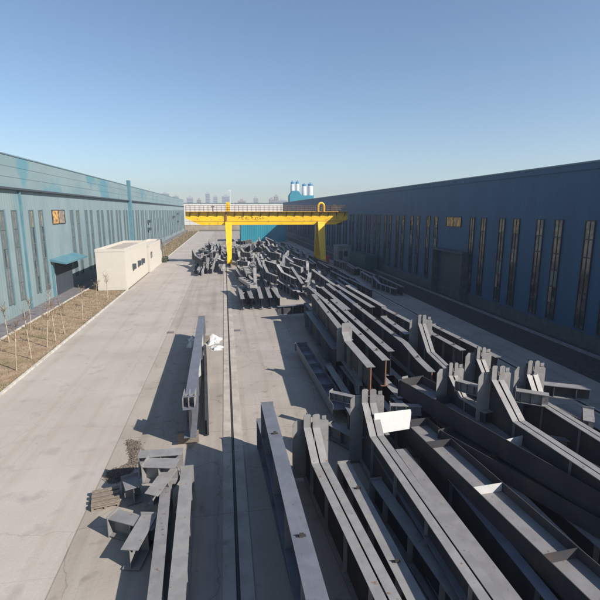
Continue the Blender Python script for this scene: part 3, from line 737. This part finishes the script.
haunched('kinked rafter with splayed plates ending left of the three parallel girders', (348,341), (371,367), 2.85, .45, .8, 1.4, extra=0, mat_f='s2', nstiff=2, w=.42, rust=True)
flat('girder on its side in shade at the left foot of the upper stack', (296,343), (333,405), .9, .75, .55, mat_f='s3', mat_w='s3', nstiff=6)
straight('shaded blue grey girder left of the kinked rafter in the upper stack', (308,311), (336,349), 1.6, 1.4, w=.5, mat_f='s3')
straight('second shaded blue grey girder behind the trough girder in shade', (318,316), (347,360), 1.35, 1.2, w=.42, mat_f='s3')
# tangle on the right edge
girder('steel_girder', tuple(P(590,388,3.0)-Vector((0,0,.5))), R(62), [(0,.5),(2.6,.5)], [(0,0),(2.6,0)], w=.45, label='short pale girder lying crosswise at the right edge of the stack', group='girders in the near stack', mat_f='s2')
girder('steel_stub', (11.7,14.4,2.85), R(55), [(0,.45),(1.1,.45)], [(0,0),(1.1,0)], w=.35, label='pale H shaped stub standing among the rafters at the right edge', group='stubs in the near stack', mat_f='s2', mat_w='s2')
girder('steel_stub', (12.4,13.2,2.3), R(-40), [(0,.45),(1.2,.45)], [(0,0),(1.2,0)], w=.35, label='pale H shaped stub lying lowest at the right edge of the stack', group='stubs in the near stack', mat_f='s2', mat_w='s2')
girder('steel_stub', (9.6,15.6,2.9), R(35), [(0,.4),(.9,.4)], [(0,0),(.9,0)], w=.3, label='small pale stub on top of the stack beside the short kinked rafters', group='stubs in the near stack', mat_f='s2', mat_w='s2')
girder('steel_stub', (8.0,17.2,1.5), R(75), [(0,.4),(1.3,.4)], [(0,0),(1.3,0)], w=.3, label='small pale stub lying crosswise behind the white sheet', group='stubs in the near stack', mat_f='s2', mat_w='s2')
girder('steel_stub', (5.6,18.6,1.5), R(50), [(0,.35),(1.3,.35)], [(0,0),(1.3,0)], w=.3, label='small splayed stub behind the second pair of rafters', group='stubs in the near stack', mat_f='s1', mat_w='s1')

for x, y, z, hd, L, d, w_, lab in (
    (9.2,18.8,1.42,20,1.8,.45,.34,'grey offcut lying behind the short kinked rafters amid the stack'),
    (10.1,17.9,1.42,-35,1.6,.4,.3,'grey offcut lying askew under the short kinked rafters'),
    (12.9,15.6,1.75,70,2.2,.4,.3,'thin grey channel lying crosswise behind the tangle at the right edge'),
    (13.4,14.4,1.75,15,2.4,.4,.28,'thin grey channel pointing away in the tangle at the right edge'),
    (13.0,12.4,1.75,58,2.6,.35,.26,'lowest thin grey channel crossing the tangle at the right edge'),
    (6.2,20.3,1.25,-12,2.2,.45,.34,'grey offcut at the foot of the kinked rafter left of the parallel girders'),
    (5.2,17.2,.1,30,1.6,.6,.4,'grey offcut on the ground behind the second pair of rafters')):
    girder('steel_offcut', (x, y, z), R(hd), [(0,d),(L,d)], [(0,0),(L,0)], w=w_, label=lab, group='loose offcuts in the near stack', mat_f='s1', mat_w='s1', nstiff=1)
# lower layers that carry them
rnd = random.Random(21)
def layer(x0, x1, step, ya, yb, z0, depth, lab, grp, jitter=.5, seg=(7,11)):
    x = x0
    while x <= x1:
        y = ya+rnd.uniform(-jitter, jitter)
        while y < yb-2:
            L = min(rnd.uniform(*seg), yb-y+rnd.uniform(-.5,.8))
            g_ = girder('steel_girder', (x+rnd.uniform(-.08,.08), y, z0), R(rnd.uniform(-1.2,1.2)), [(0,depth),(L,depth)], [(0,0),(L,0)], w=rnd.choice((.3,.36,.42)), label=lab, group=grp,
                   mat_f=rnd.choice(('s1','s3','s1','s2')), nstiff=2, endplate=rnd.random() < .5)
            y += L+rnd.uniform(.3,1.2)
        x += step+rnd.uniform(-.08,.08)
layer(5.2, 12.6, .86, 6.0, 19.0, .12, 1.2, 'dark girder in the bottom layer of the near stack under the rafters', 'lower layer of the near stack')
layer(5.7, 7.3, .8, 19.2, 25.5, .12, 1.1, 'dark girder in the bottom layer left of the upper stack in shade', 'lower layer of the upper stack', seg=(4,6))
layer(13.3, 15.2, .9, 6.0, 16.2, .12, 1.6, 'dark girder in the bottom layer at the right edge of the near stack', 'lower layer of the near stack')
layer(7.9, 12.6, .86, 19.6, 32.0, .12, 1.28, 'dark girder in the bottom layer under the upper stack', 'lower layer of the upper stack')
layer(7.4, 13.0, .95, 33.0, 44.5, .12, 1.3, 'girder in the bottom layer at the far side of the upper stack', 'far side of the upper stack')
layer(8.2, 12.8, .95, 33.5, 44.5, 1.45, 1.2, 'upper girder at the far side of the upper stack', 'far side of the upper stack', jitter=1)
for i, y in enumerate((8.0,12.0,16.5,21.5,26.5,31.0,36.0,41.5)):
    x0, x1 = (4.7,15.6) if y < 17 else (7.2,13.6)
    o = MB(); o.box(0,-.1,0,x1-x0,.1,.118); o = o.build('timber_bearer', M['timber']); o.location = (x0, y, .001)
    tag(o, 'long timber bearer on the ground under the stack, %s from the camera' % ('first','second','third','fourth','fifth','sixth','seventh','eighth')[i], 'timber bearer', 'timber bearers under the stack')

# ------------------------------------------------------------------ the far heaps: one mesh per beam
def beam_mesh(L, d, w, kink, m, seed):
    b = MB(); tf = .04; tw = .04
    top = [(-L/2,d),(L/2,d)] if not kink else [(-L/2,d),(L*.2,d),(L/2,d+kink)]
    bot = [(-L/2,0),(L/2,0)]
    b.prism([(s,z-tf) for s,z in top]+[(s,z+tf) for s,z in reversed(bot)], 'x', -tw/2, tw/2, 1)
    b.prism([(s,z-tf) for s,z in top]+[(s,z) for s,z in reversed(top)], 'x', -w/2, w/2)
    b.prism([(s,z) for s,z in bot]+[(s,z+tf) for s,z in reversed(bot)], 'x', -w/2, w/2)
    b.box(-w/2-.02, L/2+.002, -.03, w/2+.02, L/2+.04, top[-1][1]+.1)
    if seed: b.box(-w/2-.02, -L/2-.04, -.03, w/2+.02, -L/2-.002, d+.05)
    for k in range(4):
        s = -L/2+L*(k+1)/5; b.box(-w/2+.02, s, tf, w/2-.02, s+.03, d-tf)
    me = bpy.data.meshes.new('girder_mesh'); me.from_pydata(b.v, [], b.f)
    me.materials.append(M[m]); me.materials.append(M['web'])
    for p, mi in zip(me.polygons, b.m): p.material_index = mi
    bm = bmesh.new(); bm.from_mesh(me); bmesh.ops.recalc_face_normals(bm, faces=bm.faces); bm.to_mesh(me); bm.free()
    return me
M['s4'] = mat('light_primed_steel', (.42,.415,.41), .6, (.30,.295,.29), .8, 5)
BM = [beam_mesh(L, d, w, k, m, q) for (L,d,w,k,m,q) in ((8.5,.95,.38,0,'s4',0),(6.5,.85,.38,.6,'s4',0),(9,1.1,.36,0,'s2',0),(6,.75,.34,0,'s4',1),(4,.6,.4,.5,'s4',0),(7.5,1.0,.34,.8,'s2',0),(3,.6,.45,0,'s4',0),(2.6,.5,.45,0,'whitesteel',1))]
cnt = 0
def heap(x0, x1, y0, y1, nx, ny, zf, weights, spread, lab, grp, hole=None, roll=.25, layers=(0,)):
    global cnt
    for lz in layers:
        for i in range(nx):
            for j in range(ny):
                x = x0+(x1-x0)*(i+.5+rnd.uniform(-.3,.3))/nx; y = y0+(y1-y0)*(j+.5+rnd.uniform(-.3,.3))/ny
                if hole and any(hx0 < x < hx1 and hy0 < y < hy1 for hx0,hx1,hy0,hy1 in hole): continue
                me = rnd.choices(BM, weights)[0]
                o = bpy.data.objects.new('steel_girder', me); COL.objects.link(o)
                z = lz*1.0+rnd.uniform(0, zf)*(lz > 0)
                rl_ = rnd.random() < roll
                o.rotation_euler = (R(rnd.gauss(0,3))*(lz > 0), R(90) if rl_ else 0, R(rnd.gauss(0, spread)))
                o.location = (x, y, z+(.3 if rl_ else .02))
                tag(o, lab, 'steel beam', grp); cnt += 1
legs = [(-.4,1.9,84.0,93.2)]
heap(-5.8, .2, 74, 128, 7, 7, .4, (5,3,5,3,1,4,0,0), 5, 'grey girder in the sunlit heap left of the left crane leg', 'sunlit heap left of the crane leg', legs, layers=(0,), roll=.12)
heap(-5.2, .2, 76, 124, 4, 5, .4, (2,3,2,4,4,2,4,1), 14, 'grey girder on top of the sunlit heap left of the left crane leg', 'sunlit heap left of the crane leg', legs, layers=(1,))
heap(1.3, 13.2, 50, 132, 11, 8, .4, (5,3,5,3,0,4,0,0), 4, 'grey girder in the sunlit heap right of the left crane leg', 'sunlit heap right of the crane leg', legs, layers=(0,), roll=.12)
heap(1.6, 12.4, 51, 128, 7, 8, .5, (3,3,2,4,4,3,3,1), 12, 'grey girder on top of the sunlit heap right of the left crane leg', 'sunlit heap right of the crane leg', legs, layers=(1,), roll=.2)
heap(13.2, 17.6, 50, 135, 4, 9, .4, (4,1,5,0,0,2,0,0), 4, 'long dark girder in the shaded stack left of the right crane leg', 'shaded stack by the right crane leg', layers=(0,), roll=.1)
heap(19.2, 21.4, 52, 84, 2, 4, .4, (4,1,5,0,0,2,0,0), 4, 'long dark girder in the shade between the right crane rail and the lane', 'shaded stack by the right crane leg', layers=(0,), roll=.1)
# neat front row of the far heap
for i in range(5):
    x = 1.6+i*.95
    girder('steel_girder', (x, 46.2+.25*(i % 2), .1), R(rnd.uniform(-2,2)), [(0,1.1),(7,1.1)], [(0,0),(7,0)], w=.42, label='girder end %s from the left in the front row of the far heap' % ('first','second','third','fourth','fifth')[i], group='front row of the far heap', mat_f=('s2','s1')[i % 2], nstiff=1)
girder('steel_girder', (4.6, 41.4, .5), R(-78), [(0,.8),(2.9,.8)], [(0,0),(2.9,0)], w=.45, label='shaded blue girder lying crosswise before the far heap', mat_f='s3')

# ------------------------------------------------------------------ air
b = MB(); b.box(-900, -60, -1.2, 900, 1150, 60)
hz = b.build('haze', []) 
hm = bpy.data.materials.new('haze'); hm.use_nodes = True; n = hm.node_tree; n.nodes.clear()
vo = n.nodes.new('ShaderNodeVolumePrincipled'); vo.inputs['Density'].default_value = 0.0007; vo.inputs['Color'].default_value = (.78,.88,1,1); vo.inputs['Anisotropy'].default_value = .3
oo = n.nodes.new('ShaderNodeOutputMaterial'); n.links.new(vo.outputs[0], oo.inputs['Volume']); hz.data.materials.append(hm)
tag(hz, 'thin pale haze over the yard and the distant skyline', kind='stuff')
